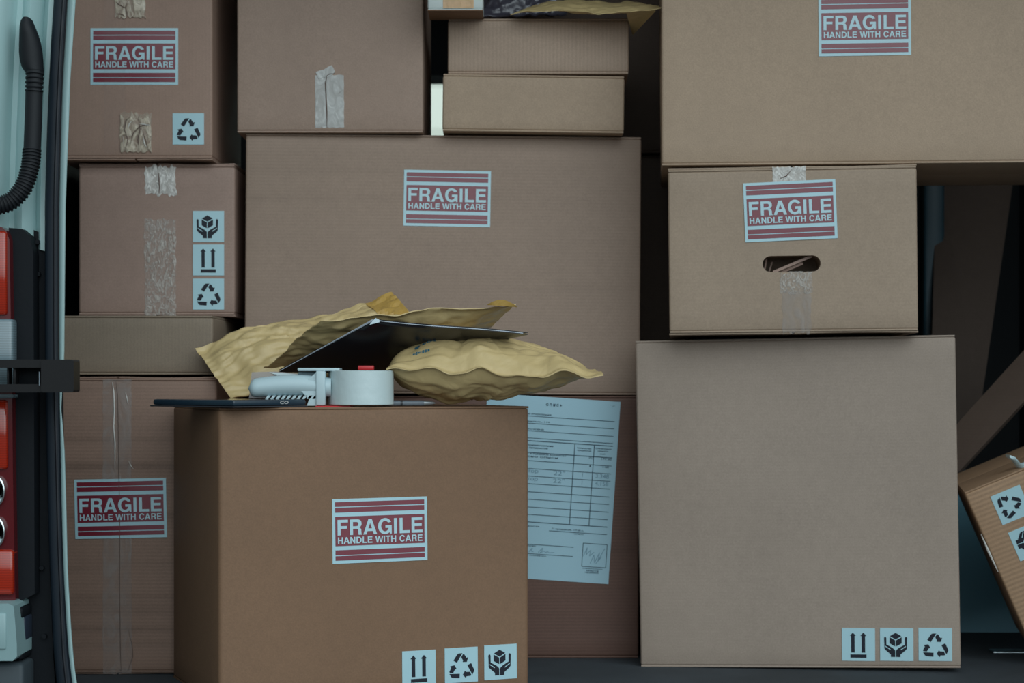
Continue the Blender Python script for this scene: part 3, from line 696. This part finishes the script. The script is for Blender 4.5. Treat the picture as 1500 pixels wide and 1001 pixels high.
# mailer lying on the top slim box
Tm = Pillow('padded_mailer', [P(748, 21, 3.53), P(958, 13, 3.46), P(926, 6, 3.66), P(790, 8, 3.70)], .011, .004, 'flat padded mailer lying on the ribbed slim box', 17, amp=.002, edge=.002,
            warp=lambda u, v: Vector((.02 * u * (1 - v), 0, .004 * math.sin(u * 7) - .006 * smooth(max(0, u - .7) / .3) * 0)))
flp = MB(); q = [P(916, 14, 3.50), P(959, 15, 3.462), P(926, 50, 3.60), P(924, 26, 3.66)]; qc = Tm.cen
flp.add([a - qc for a in q] + [a - qc + Vector((.002, .001, -.001)) for a in q], [(0, 1, 2, 3), (4, 5, 6, 7), (0, 1, 5, 4), (1, 2, 6, 5), (2, 3, 7, 6), (3, 0, 4, 7)]).build('flap', MAIL, Tm.e, 0)
# grey poly bag behind it
pb = Pillow('poly_bag', [P(704, 24, 3.74), P(830, 22, 3.74), P(835, -40, 3.85), P(702, -44, 3.85)], .03, .02, 'dark violet-grey plastic bag behind the small white box', 23, m=bumpy(mat('bag_film', (.085, .08, .105), .22, spec=.7), 30, .8, .004), amp=.007, creases=30, cat='bag', edge=.004)
# black folder with a white sheet inside
def folder():
    near = lambda u: P(548 + 225 * u, 471 + 20 * u, 3.165); far_pts = [(408, 546, 3.29), (500, 548, 3.31), (590, 545, 3.36), (668, 514, 3.39)]
    def far(u):
        x = u * 3; i = min(2, int(x)); f = x - i; a, b_ = far_pts[i], far_pts[i + 1]; return P(*[a[k] + (b_[k] - a[k]) * f for k in range(3)])
    cen = P(590, 510, 3.23); e_ = empty('black_folder', cen); tag(e_, 'thin black folder lying between two padded mailers, white sheet corner sticking out', 'folder')
    def surf(ext0, ext1, dz, th_, name, m, u0=0, u1=1):
        vs_ = []; n = 16
        for s_ in (0, 1):
            for j in range(n + 1):
                for i in range(n + 1):
                    u, v = u0 + (u1 - u0) * i / n, ext0 + (ext1 - ext0) * j / n
                    p_ = near(u) * (1 - v) + far(min(1, max(0, u))) * v; vs_.append(p_ - cen + Vector((0, 0, dz + th_ * s_ + .002 * math.sin(u * 6) * (v - .5))))
        N_ = (n + 1) ** 2; fs = []
        for j in range(n):
            for i in range(n): a = j * (n + 1) + i; q_ = (a, a + 1, a + n + 2, a + n + 1); fs += [q_, tuple(N_ + x for x in q_[::-1])]
        rim = list(range(n + 1)) + [j * (n + 1) + n for j in range(1, n + 1)] + [n * (n + 1) + i for i in range(n - 1, -1, -1)] + [j * (n + 1) for j in range(n - 1, 0, -1)]
        for k in range(len(rim)): a, b_ = rim[k], rim[(k + 1) % len(rim)]; fs.append((a, b_, N_ + b_, N_ + a))
        return MB().add(vs_, fs).build(name, m, e_, 60)
    blk = mat('folder_black', (.012, .012, .016), .28, spec=.5)
    surf(0, 1, 0, .0012, 'cover', blk); surf(.0, 1, .0028, .0012, 'cover', blk)
    surf(-.0, .985, .0014, .0010, 'paper_sheet', mat('white_sheet', (.62, .68, .76), .6), -.014, .97)
    tri = MB(); a = [P(541, 476, 3.162), P(550, 466, 3.164), P(561, 471, 3.166)]; tri.add([q_ - cen for q_ in a] + [q_ - cen + Vector((0, .001, 0)) for q_ in a], [(0, 1, 2), (3, 4, 5), (0, 1, 4, 3), (1, 2, 5, 4), (2, 0, 3, 5)])
    tri.build('paper_corner', mat('white_sheet_corner', (.62, .74, .80), .6), e_, 0)
folder()
# tablet in a cover
TZ = EYE - .0435
def tablet():
    e_ = empty('tablet', (-.412, 3.03, TZ), (0, 0, R(46)))      # local x: long edge to the back right, y: to the back left
    tag(e_, 'thin black tablet at the front left corner of the nearest box', 'tablet')
    MB().box(-.002, .142, -.002, .205, .0006, .0026, .0008).build('cover_flap', mat('tablet_cover', (.03, .032, .04), .6), e_)
    MB().box(0, .14, 0, .20, .0030, .0118, .0024).build('case', mat('tablet_case', (.016, .035, .055), .35, spec=.6), e_)
    MB().box(.004, .136, .005, .195, .0116, .0120).build('screen', mat('tablet_screen', (.01, .012, .014), .06, spec=.6), e_, 0)
    v2, f, _ = text2d('CO', .03)
    vs_ = [(.088 + a * .017, -.0006, .0052 + b * .0046) for a, b in v2]; MB().add(vs_, f).build('logo', mat('logo_grey', (.45, .46, .45), .4), e_, 0)
tablet()
# tape gun
def tapegun():
    g = P(530, 594, 3.185); g.z = TZ; e_ = empty('tape_dispenser', g); tag(e_, 'pale grey-blue handheld tape dispenser with ribbed handle on nearest box', 'tape dispenser')
    body = bumpy(mat('gun_plastic', (.50, .64, .68), .4, spec=.5), 60, .1); redm = mat('gun_red', (.62, .03, .035), .4)
    X = lambda px: (px - 530) * 3.185 / 3000; Z = lambda py: (596.5 - py) * 3.185 / 3000
    # handle: a rounded grip with finger ribs
    rings = []
    for k in range(25):
        f = k / 24; px = 365 + 122 * f; r_ = 13.5 * (math.sqrt(max(0, 1 - (1 - min(1, f / .10)) ** 2)) * .97 + .03) + 2 * math.sin(f * 3); cz = 570 - 5 * math.sin(f * 2.8)
        rings.append([(X(px), -.012 + r_ * .0011 * 1.0 * math.cos(R(a)), Z(cz) + r_ * .00106 * math.sin(R(a))) for a in range(0, 360, 20)])
    MB().loft(rings).build('handle', body, e_, 60)
    for k in range(11):
        px = 395 + k * 7.6; MB().prism([(X(px), Z(580)), (X(px + 4.2), Z(580)), (X(px + 0.6), Z(585)), (X(px - 3.6), Z(585))], -.026, .002).build('finger_rib', body, e_, 0)
    for k in range(9):
        px = 400 + k * 8; MB().prism([(X(px), Z(558.5)), (X(px + 5), Z(558.5)), (X(px + 4), Z(555)), (X(px + 1), Z(555))], -.020, -.006).build('grip_ridge', body, e_, 0)
    fr_ = MB(); fr_.box(X(465), X(479), -.030, -.010, .002, Z(544), .0025); fr_.box(X(438), X(499), -.022, .030, Z(544.5), Z(540), .001)
    fr_.prism([(X(436), Z(566)), (X(452), Z(558)), (X(466), Z(546)), (X(470), Z(546)), (X(470), .002), (X(452), .002), (X(455), Z(586)), (X(448), Z(578))], -.026, -.012)
    fr_.box(X(481), X(499), .002, .034, .002, Z(545), .002)
    fr_.build('frame', body, e_, 40)
    MB().box(X(437), X(466), -.006, .026, Z(556), Z(545.5), .002).build('roller_housing', mat('gun_shadow_plastic', (.20, .27, .30), .5), e_)
    MB().box(X(465), X(516), -.034, .02, .0002, .0017).build('cutter_plate', redm, e_, 0)
    MB().box(X(525), X(548), -.012, .006, Z(543), Z(536.5), .001).build('brake_tab', redm, e_)
    gd = mat('clear_guard', (.45, .42, .42), .15, spec=.6, alpha=.55)
    MB().prism([(X(362), .0128), (X(437), .0128), (X(437), Z(548)), (X(400), Z(545)), (X(366), Z(546))], .022, .0235).build('clear_guard', gd, e_, 0)
    st = mat('guard_sticker', (.62, .72, .74), .4)
    gs = MB().prism([(X(392), Z(546)), (X(437), Z(549)), (X(437), Z(556)), (X(414), Z(555))], .0212, .0218).build('sticker', st, e_, 0)
    v2, f, _ = text2d('7186', .02, 1.0, .3)
    MB().add([(X(396) + a * .026, .0206, Z(555 + a * 3) + b * .007) for a, b in v2], f).build('lettering', mat('sticker_ink', (.02, .02, .035), .5), gs, 0)
    # the roll
    r_o, h0, h1 = .0495, .0030, .0560
    tr = MB(); n = 64; prof = [(r_o - .001, h0), (r_o, h0 + .0008), (r_o, h1 - .0008), (r_o - .001, h1), (.040, h1), (.040, h0)]
    vs_ = [(r * math.cos(2 * math.pi * k / n), r * math.sin(2 * math.pi * k / n), z) for k in range(n) for r, z in prof]; m_ = len(prof)
    tr.add(vs_, [(k * m_ + j, k * m_ + (j + 1) % m_, ((k + 1) % n) * m_ + (j + 1) % m_, ((k + 1) % n) * m_ + j) for k in range(n) for j in range(m_)])
    rm = mat('tape_roll_film', (.60, .72, .73), .22, spec=.7); bumpy(rm, 60, .35, .002, 5)
    tr.build('tape_roll', rm, e_, 50)
    hb = MB(); prof = [(.040, h0), (.040, h1 - .001), (.037, h1 - .001), (.037, h0)]
    vs_ = [(r * math.cos(2 * math.pi * k / n), r * math.sin(2 * math.pi * k / n), z) for k in range(n) for r, z in prof]; m_ = 4
    hb.add(vs_, [(k * m_ + j, k * m_ + (j + 1) % m_, ((k + 1) % n) * m_ + (j + 1) % m_, ((k + 1) % n) * m_ + j) for k in range(n) for j in range(m_)]).build('core', K_FRONT, e_, 50)
tapegun()
a, b_ = P(560, 589, 3.215), P(638, 589, 3.225); a.z = b_.z = TZ + .0052; d = b_ - a
e_ = empty('pen', a); tag(e_, 'slim grey pen lying beside the tape roll', 'pen')
pm = mat('pen_barrel', (.20, .24, .28), .35)
MB().tube([d * f for f in (0, .3, .6, .78)], .0042, 14).build('barrel', pm, e_)
MB().tube([d * f for f in (.78, .85, .93, .98, 1.0)], [.0042, .0038, .0028, .0014, .0006], 14).build('tip', mat('pen_tip', (.40, .44, .46), .3, .6), e_)
MB().tube([d * f for f in (.34, .36, .38)], .0046, 14).build('ring', mat('pen_ring', (.05, .06, .07), .3), e_)
# white plastic strap scrap on the tipped box
pts = [P(1476, 668, 3.52), P(1484, 672, 3.52), P(1492, 682, 3.51), P(1500, 684, 3.50), P(1512, 680, 3.50)]
e_ = MB(); rs = []
for i, p_ in enumerate(pts): w_ = (.004, .006, .008, .012, .014)[i]; rs.append([p_ + Vector((0, -.015, w_ / 2)), p_ + Vector((0, .015, w_ / 2)), p_ + Vector((0, .015, -w_ / 2)), p_ + Vector((0, -.015, -w_ / 2))])
e_.loft(rs); o = e_.build('plastic_scrap', mat('white_plastic', (.62, .80, .84), .3), None, 60); tag(o, 'scrap of white plastic on top of the tipped box', 'plastic scrap')

# ------------------------------------------------------------------ rear corner of the van body
PAINT = bumpy(mat('van_paint', (.40, .58, .58), .28, spec=.6), 3, .25, .02); BLACK = bumpy(mat('black_plastic', (.006, .008, .011), .62, spec=.22), 90, .25); RUB = mat('rubber_seal', (.010, .017, .026), .5, spec=.3)
van = empty('van', P(60, 860, 3.0)); van.location.z = 0.3; tag(van, 'white van rear corner at left edge with tail light and black door seal', 'van')
VO = van.location.copy()
def vb(mb, name, m, parent=van, sm=40):
    mb.v = [tuple(Vector(v_) - VO) for v_ in mb.v]; return mb.build(name, m, parent, sm)
def interp(tab, y):
    if y <= tab[0][0]: return tab[0][1] + (tab[1][1] - tab[0][1]) / (tab[1][0] - tab[0][0]) * (y - tab[0][0])
    for (y0, a), (y1, b_) in zip(tab[:-1], tab[1:]):
        if y <= y1: return a + (b_ - a) * (y - y0) / (y1 - y0)
    return tab[-1][1] + (tab[-1][1] - tab[-2][1]) / (tab[-1][0] - tab[-2][0]) * (y - tab[-1][0])
SL = [(0, 76), (60, 72), (120, 69), (180, 66.5), (240, 64.5), (300, 63), (480, 63), (600, 64), (720, 67), (800, 69), (860, 71.5), (920, 74), (960, 76), (1001, 80), (1060, 88)]
SR = [(0, 99), (60, 95.5), (120, 92), (180, 90), (240, 88.5), (300, 87), (480, 87), (600, 88), (720, 90), (800, 92), (860, 94.5), (920, 98), (960, 101), (1001, 106), (1060, 118)]
PR = [(0, 111), (60, 107), (120, 103), (180, 101), (240, 98.5), (300, 96.5), (400, 95.5), (528, 94.5), (560, 92), (600, 90), (630, 93), (660, 95), (720, 97), (830, 99.5), (860, 101), (920, 104.5), (975, 109), (1001, 113), (1060, 125)]
def strip(fl_, fr_, y0, y1, Ya, Yb, n=60, bow=.0):
    """a vertical moulding that follows the door opening; rounded toward the street"""
    rings = []
    for k in range(n + 1):
        py = y0 + (y1 - y0) * k / n; a, c = fl_(py), fr_(py); z = P(0, py, Ya).z
        xs = [P(a + (c - a) * f, py, Ya).x for f in (0, .04, .15, .3, .5, .7, .85, .96, 1)]
        ds = [0.55, .25, .08, .02, 0, .02, .08, .25, .55]
        rg = [(x, Ya + bow * d_, z) for x, d_ in zip(xs, ds)] + [(P(c - 3, py, Yb).x, Yb, z), (P(a - 4, py, Yb).x, Yb, z)]
        rg[8] = (P(c - .5, py, rg[8][1]).x, rg[8][1], z); rg[7] = (P(c - .2, py, rg[7][1]).x, rg[7][1], z)
        rings.append(rg)
    return MB().loft(rings)
vb(strip(lambda y: interp(SR, y) - 2, lambda y: interp(PR, y), -120, 1150, 3.02, 3.10, bow=.012), 'painted_door_lip', PAINT)
for k, (y0, y1, xo) in enumerate(((45, 62, 3), (78, 90, 3))): pass
vb(strip(lambda y: interp(SL, y), lambda y: interp(SR, y), -120, 1150, 2.965, 3.06, bow=.03), 'door_seal', RUB)
vb(strip(lambda y: interp(SL, y) + 15.5, lambda y: interp(SL, y) + 18.5, -120, 1150, 2.960, 2.975, bow=.004), 'seal_bead', mat('seal_bead', (.012, .014, .02), .5))
# painted pillar with its long pressings: profile across x, swept down
prof = [(-260, 2.93), (-30, 2.93), (-4, 2.945), (8, 2.972), (14, 2.985), (22, 2.985), (27, 2.975), (33, 2.972), (48, 2.985), (54, 2.998), (60, 2.985), (70, 2.985), (80, 2.99)]
rings = []
for k in range(25):
    py = -140 + (352 + 140) * k / 24; cv = interp(SL, py) - 64; rg = []
    for px, Y in prof:
        yy = py + (0 if k < 24 else (px - 10) * .28 if px > 0 else -6)
        rg.append(P(px + cv, yy, Y))
    for px in (78, -260): q = P(px + cv, py, 3.05); rg.append(q)
    rings.append(rg)
vb(MB().loft(rings), 'painted_pillar', PAINT, sm=50)
# black cladding behind lamp and seal
cl_ = MB(); poly = [(-260, 322), (2, 322), (22, 326), (40, 334), (52, 338), (66, 345), (68, 500), (70, 700), (73, 840), (78, 960), (84, 1060), (84, 1180), (-260, 1180)]
cl_.prism([(P(px, py, 2.99).x, P(px, py, 2.99).z) for px, py in poly], 2.99, 3.10); vb(cl_, 'black_cladding', BLACK)
c2 = MB(); poly = [(14, 334), (34, 336), (46, 348), (50, 372), (52, 870), (24, 884), (14, 884)]
c2.prism([(P(px, py, 2.96).x, P(px, py, 2.96).z) for px, py in poly], 2.955, 2.99); vb(c2, 'lamp_surround', BLACK)
for px, py in ((56, 355), (57, 402), (62, 832), (66, 932)):
    c = P(px, py, 2.987); vb(MB().tube([c, c + Vector((0, -.006, 0))], .0035, 12), 'clip', BLACK)
# tail lamp
def lens(name, px0, px1, py0, py1, Y, m, b=.006, depth=.05, parent=None, sm=50):
    a, c = P(px0, py1, Y), P(px1, py0, Y); return vb(MB().box(a.x, c.x, Y, Y + depth, a.z, c.z, b), name, m, parent or van, sm)
def lens_mat(name, col, rough=.12):
    m = mat(name, col, rough, spec=.8); N, L, b = nodes(m); t = N.new('ShaderNodeTexCoord'); v_ = N.new('ShaderNodeTexWave'); v_.bands_direction = 'Z'; v_.inputs['Scale'].default_value = 90
    L.new(t.outputs['Object'], v_.inputs['Vector']); r = N.new('ShaderNodeMapRange'); r.inputs['To Min'].default_value = .8; r.inputs['To Max'].default_value = 1.15; L.new(v_.outputs['Fac'], r.inputs['Value'])
    s_ = N.new('ShaderNodeVectorMath'); s_.operation = 'SCALE'; s_.inputs[0].default_value = col; L.new(r.outputs[0], s_.inputs['Scale']); L.new(s_.outputs[0], b.inputs['Base Color']); return m
REDL = mat('lens_red', (.10, .004, .007), .15, spec=.6); ORG = lens_mat('lens_orange', (.36, .018, .003)); CLR = lens_mat('lens_clear', (.15, .21, .235)); CHR = mat('lamp_chrome', (.6, .66, .66), .18, 1)
# one lamp housing, rounded at the top, with its colour sections in it
hz = MB(); poly = [(-60, 330), (-6, 330), (4, 333), (11, 340), (15, 352), (17, 466), (19, 576), (20, 690), (22, 802), (24, 878), (20, 884), (-60, 884)]
hz.prism([(P(px, py, 2.94).x, P(px, py, 2.94).z) for px, py in poly], 2.935, 2.99); tl = vb(hz, 'tail_light', REDL)
T0 = Vector((0, 0, 0))
def tsub(name, px0, px1, py0, py1, Y, m, b=.004, depth=.03):
    a, c = P(px0, py1, Y), P(px1, py0, Y); mb = MB().box(a.x, c.x, Y, Y + depth, a.z, c.z, b); mb.v = [tuple(Vector(v_) - VO) for v_ in mb.v]; return mb.build(name, m, tl, 50)
tsub('upper_orange_lens', -60, 9, 338, 462, 2.928, ORG); tsub('clear_lens', -60, 18.5, 467, 574, 2.926, CLR, .005)
tsub('clear_rim', -60, 19.5, 578, 584, 2.926, CLR, .002)
tsub('middle_orange_lens', -60, 10, 586, 688, 2.928, ORG); tsub('lower_orange_lens', -60, 19, 806, 872, 2.927, ORG)
for py in (720, 780):
    c = P(-6, py, 2.925); rg = []
    for sc_, yo in ((1, .012), (1, 0), (.88, -.001), (.80, .004), (.4, .010)):
        rg.append([(c.x + sc_ * .0125 * math.cos(2 * math.pi * k / 28), c.y + yo, c.z + sc_ * .0215 * math.sin(2 * math.pi * k / 28)) for k in range(28)])
    mb = MB().loft(rg); mb.v = [tuple(Vector(v_) - VO) for v_ in mb.v]; mb.build('round_lamp', CHR, tl, 40)
# bumper corner: same van paint, with shade put into its colour
PAINT_LOW = bumpy(mat('van_paint_shaded', (.24, .37, .38), .45), 3, .25, .02); bm_ = MB(); poly = [(-260, 886), (14, 884), (21, 888), (23, 905), (26, 945), (26, 962), (20, 968), (-260, 968)]
bm_.prism([(P(px, py, 2.90).x, P(px, py, 2.90).z) for px, py in poly], 2.895, 2.985); vb(bm_, 'bumper_corner', PAINT_LOW)
lens('bumper_recess', -60, 9, 898, 953, 2.892, bumpy(mat('van_paint_recess', (.28, .42, .43), .4), 3, .2, .01), .0035, .01)  # recess panel: van paint again, darkened in colour for the shade
lens('bumper_step', 22, 33, 890, 907, 2.93, BLACK, .004, .06); lens('bumper_step', 22, 33, 952, 968, 2.93, BLACK, .004, .06); lens('bumper_step_web', 27, 37, 904, 955, 2.945, mat('dark_blue_plastic', (.02, .03, .05), .5), .003, .045)
lens('bumper_foot', -260, 34, 972, 1100, 2.92, mat('bumper_dark', (.04, .055, .065), .6), .006, .07)
# cable conduit
def path(pts, n=8):
    o = []
    for i in range(len(pts) - 1):
        p0, p1, p2, p3 = [Vector(pts[max(0, min(len(pts) - 1, i + d_))]) for d_ in (-1, 0, 1, 2)]
        for k in range(n):
            f = k / n; o.append(.5 * ((2 * p1) + (p2 - p0) * f + (2 * p0 - 5 * p1 + 4 * p2 - p3) * f * f + (3 * p1 - p0 - 3 * p2 + p3) * f ** 3))
    o.append(Vector(pts[-1])); return o
def ribbed(pts, r, pitch):
    pa = path(pts, 40); o = [pa[0]]; acc = 0; L_ = [0]
    for a, b_ in zip(pa[:-1], pa[1:]): acc += (b_ - a).length; o.append(b_); L_.append(acc)
    rad = [r * (1 - .10 * (1 if (l / pitch) % 1 < .45 else 0) - .03 * math.sin(2 * math.pi * l / pitch)) for l in L_]
    return MB().tube(o, rad, 20)
cv_ = mat('conduit_black', (.008, .010, .013), .55, spec=.3)
cap = MB(); rings = []
outl = [(25, 33, 42), (29, 29.5, 46.5), (38, 28, 50), (50, 27.5, 55), (62, 27, 58.5), (75, 26.8, 61), (88, 28, 62), (98, 31, 62.5), (104, 35, 63), (108, 39, 63)]
for py, a, c in outl:
    ca, cc = P(a, py, 2.95).x, P(c, py, 2.95).x; z = P(0, py, 2.95).z; m_ = (ca + cc) / 2; h_ = (cc - ca) / 2; dp = .016 if py > 30 else .009
    rings.append([(m_ + h_ * math.cos(2 * math.pi * k / 24), 2.955 - dp * max(-.9, math.sin(2 * math.pi * k / 24)), z) for k in range(24)])
cnd = vb(cap.loft(rings), 'conduit_elbow', cv_, sm=60)
vb(ribbed([P(51, 104, 2.945), P(50.5, 120, 2.943), P(50, 134, 2.943)], .0128, .0062), 'conduit_collar', cv_)
vb(MB().tube([P(50, 132, 2.945), P(49, 175, 2.943), P(47, 222, 2.94)], .0122, 24), 'conduit_tube', cv_)
vb(ribbed([P(47, 217, 2.94), P(44, 245, 2.935), P(34, 275, 2.93), P(14, 296, 2.925), P(-14, 303, 2.92), P(-50, 305, 2.92)], .0132, .0046), 'corrugated_hose', cv_)
# door check arm reaching out over the lamp
CKM = mat('check_black', (.008, .008, .009), .5, spec=.3)
def frame_poly(px0, px1, py0, py1, r, Y, n=6):
    a, c = P(px0, py1, Y), P(px1, py0, Y); rr_ = r * Y / FP; return rrect(a.x, c.x, a.z, c.z, rr_, n)
ck = vb(MB().prism(frame_poly(-200, 108, 527, 539, 3, 2.86), 2.86, 2.90).prism(frame_poly(-200, 108, 563, 575, 3, 2.86), 2.86, 2.90).prism(frame_poly(60, 108, 527, 575, 4, 2.855), 2.855, 2.895), 'door_check_arm', CKM)
def ckb(name, px0, px1, py0, py1, Y, dpt, b=.003, m=CKM):
    a, c = P(px0, py1, Y), P(px1, py0, Y); mb = MB().box(a.x, c.x, Y, Y + dpt, a.z, c.z, b); mb.v = [tuple(Vector(v_) - VO) for v_ in mb.v]; return mb.build(name, m, ck, 50)
ckb('cross_pin', 19, 23, 537, 565, 2.87, .02, .001); ckb('cross_pin', 10, 13, 537, 565, 2.875, .02, .001)
ckb('inner_plate', 22, 64, 538, 565, 2.90, .02, .002, BLACK); ckb('bright_edge', 57, 58.2, 545, 565, 2.856, .002, 0, mat('worn_metal', (.25, .3, .34), .3, 1))
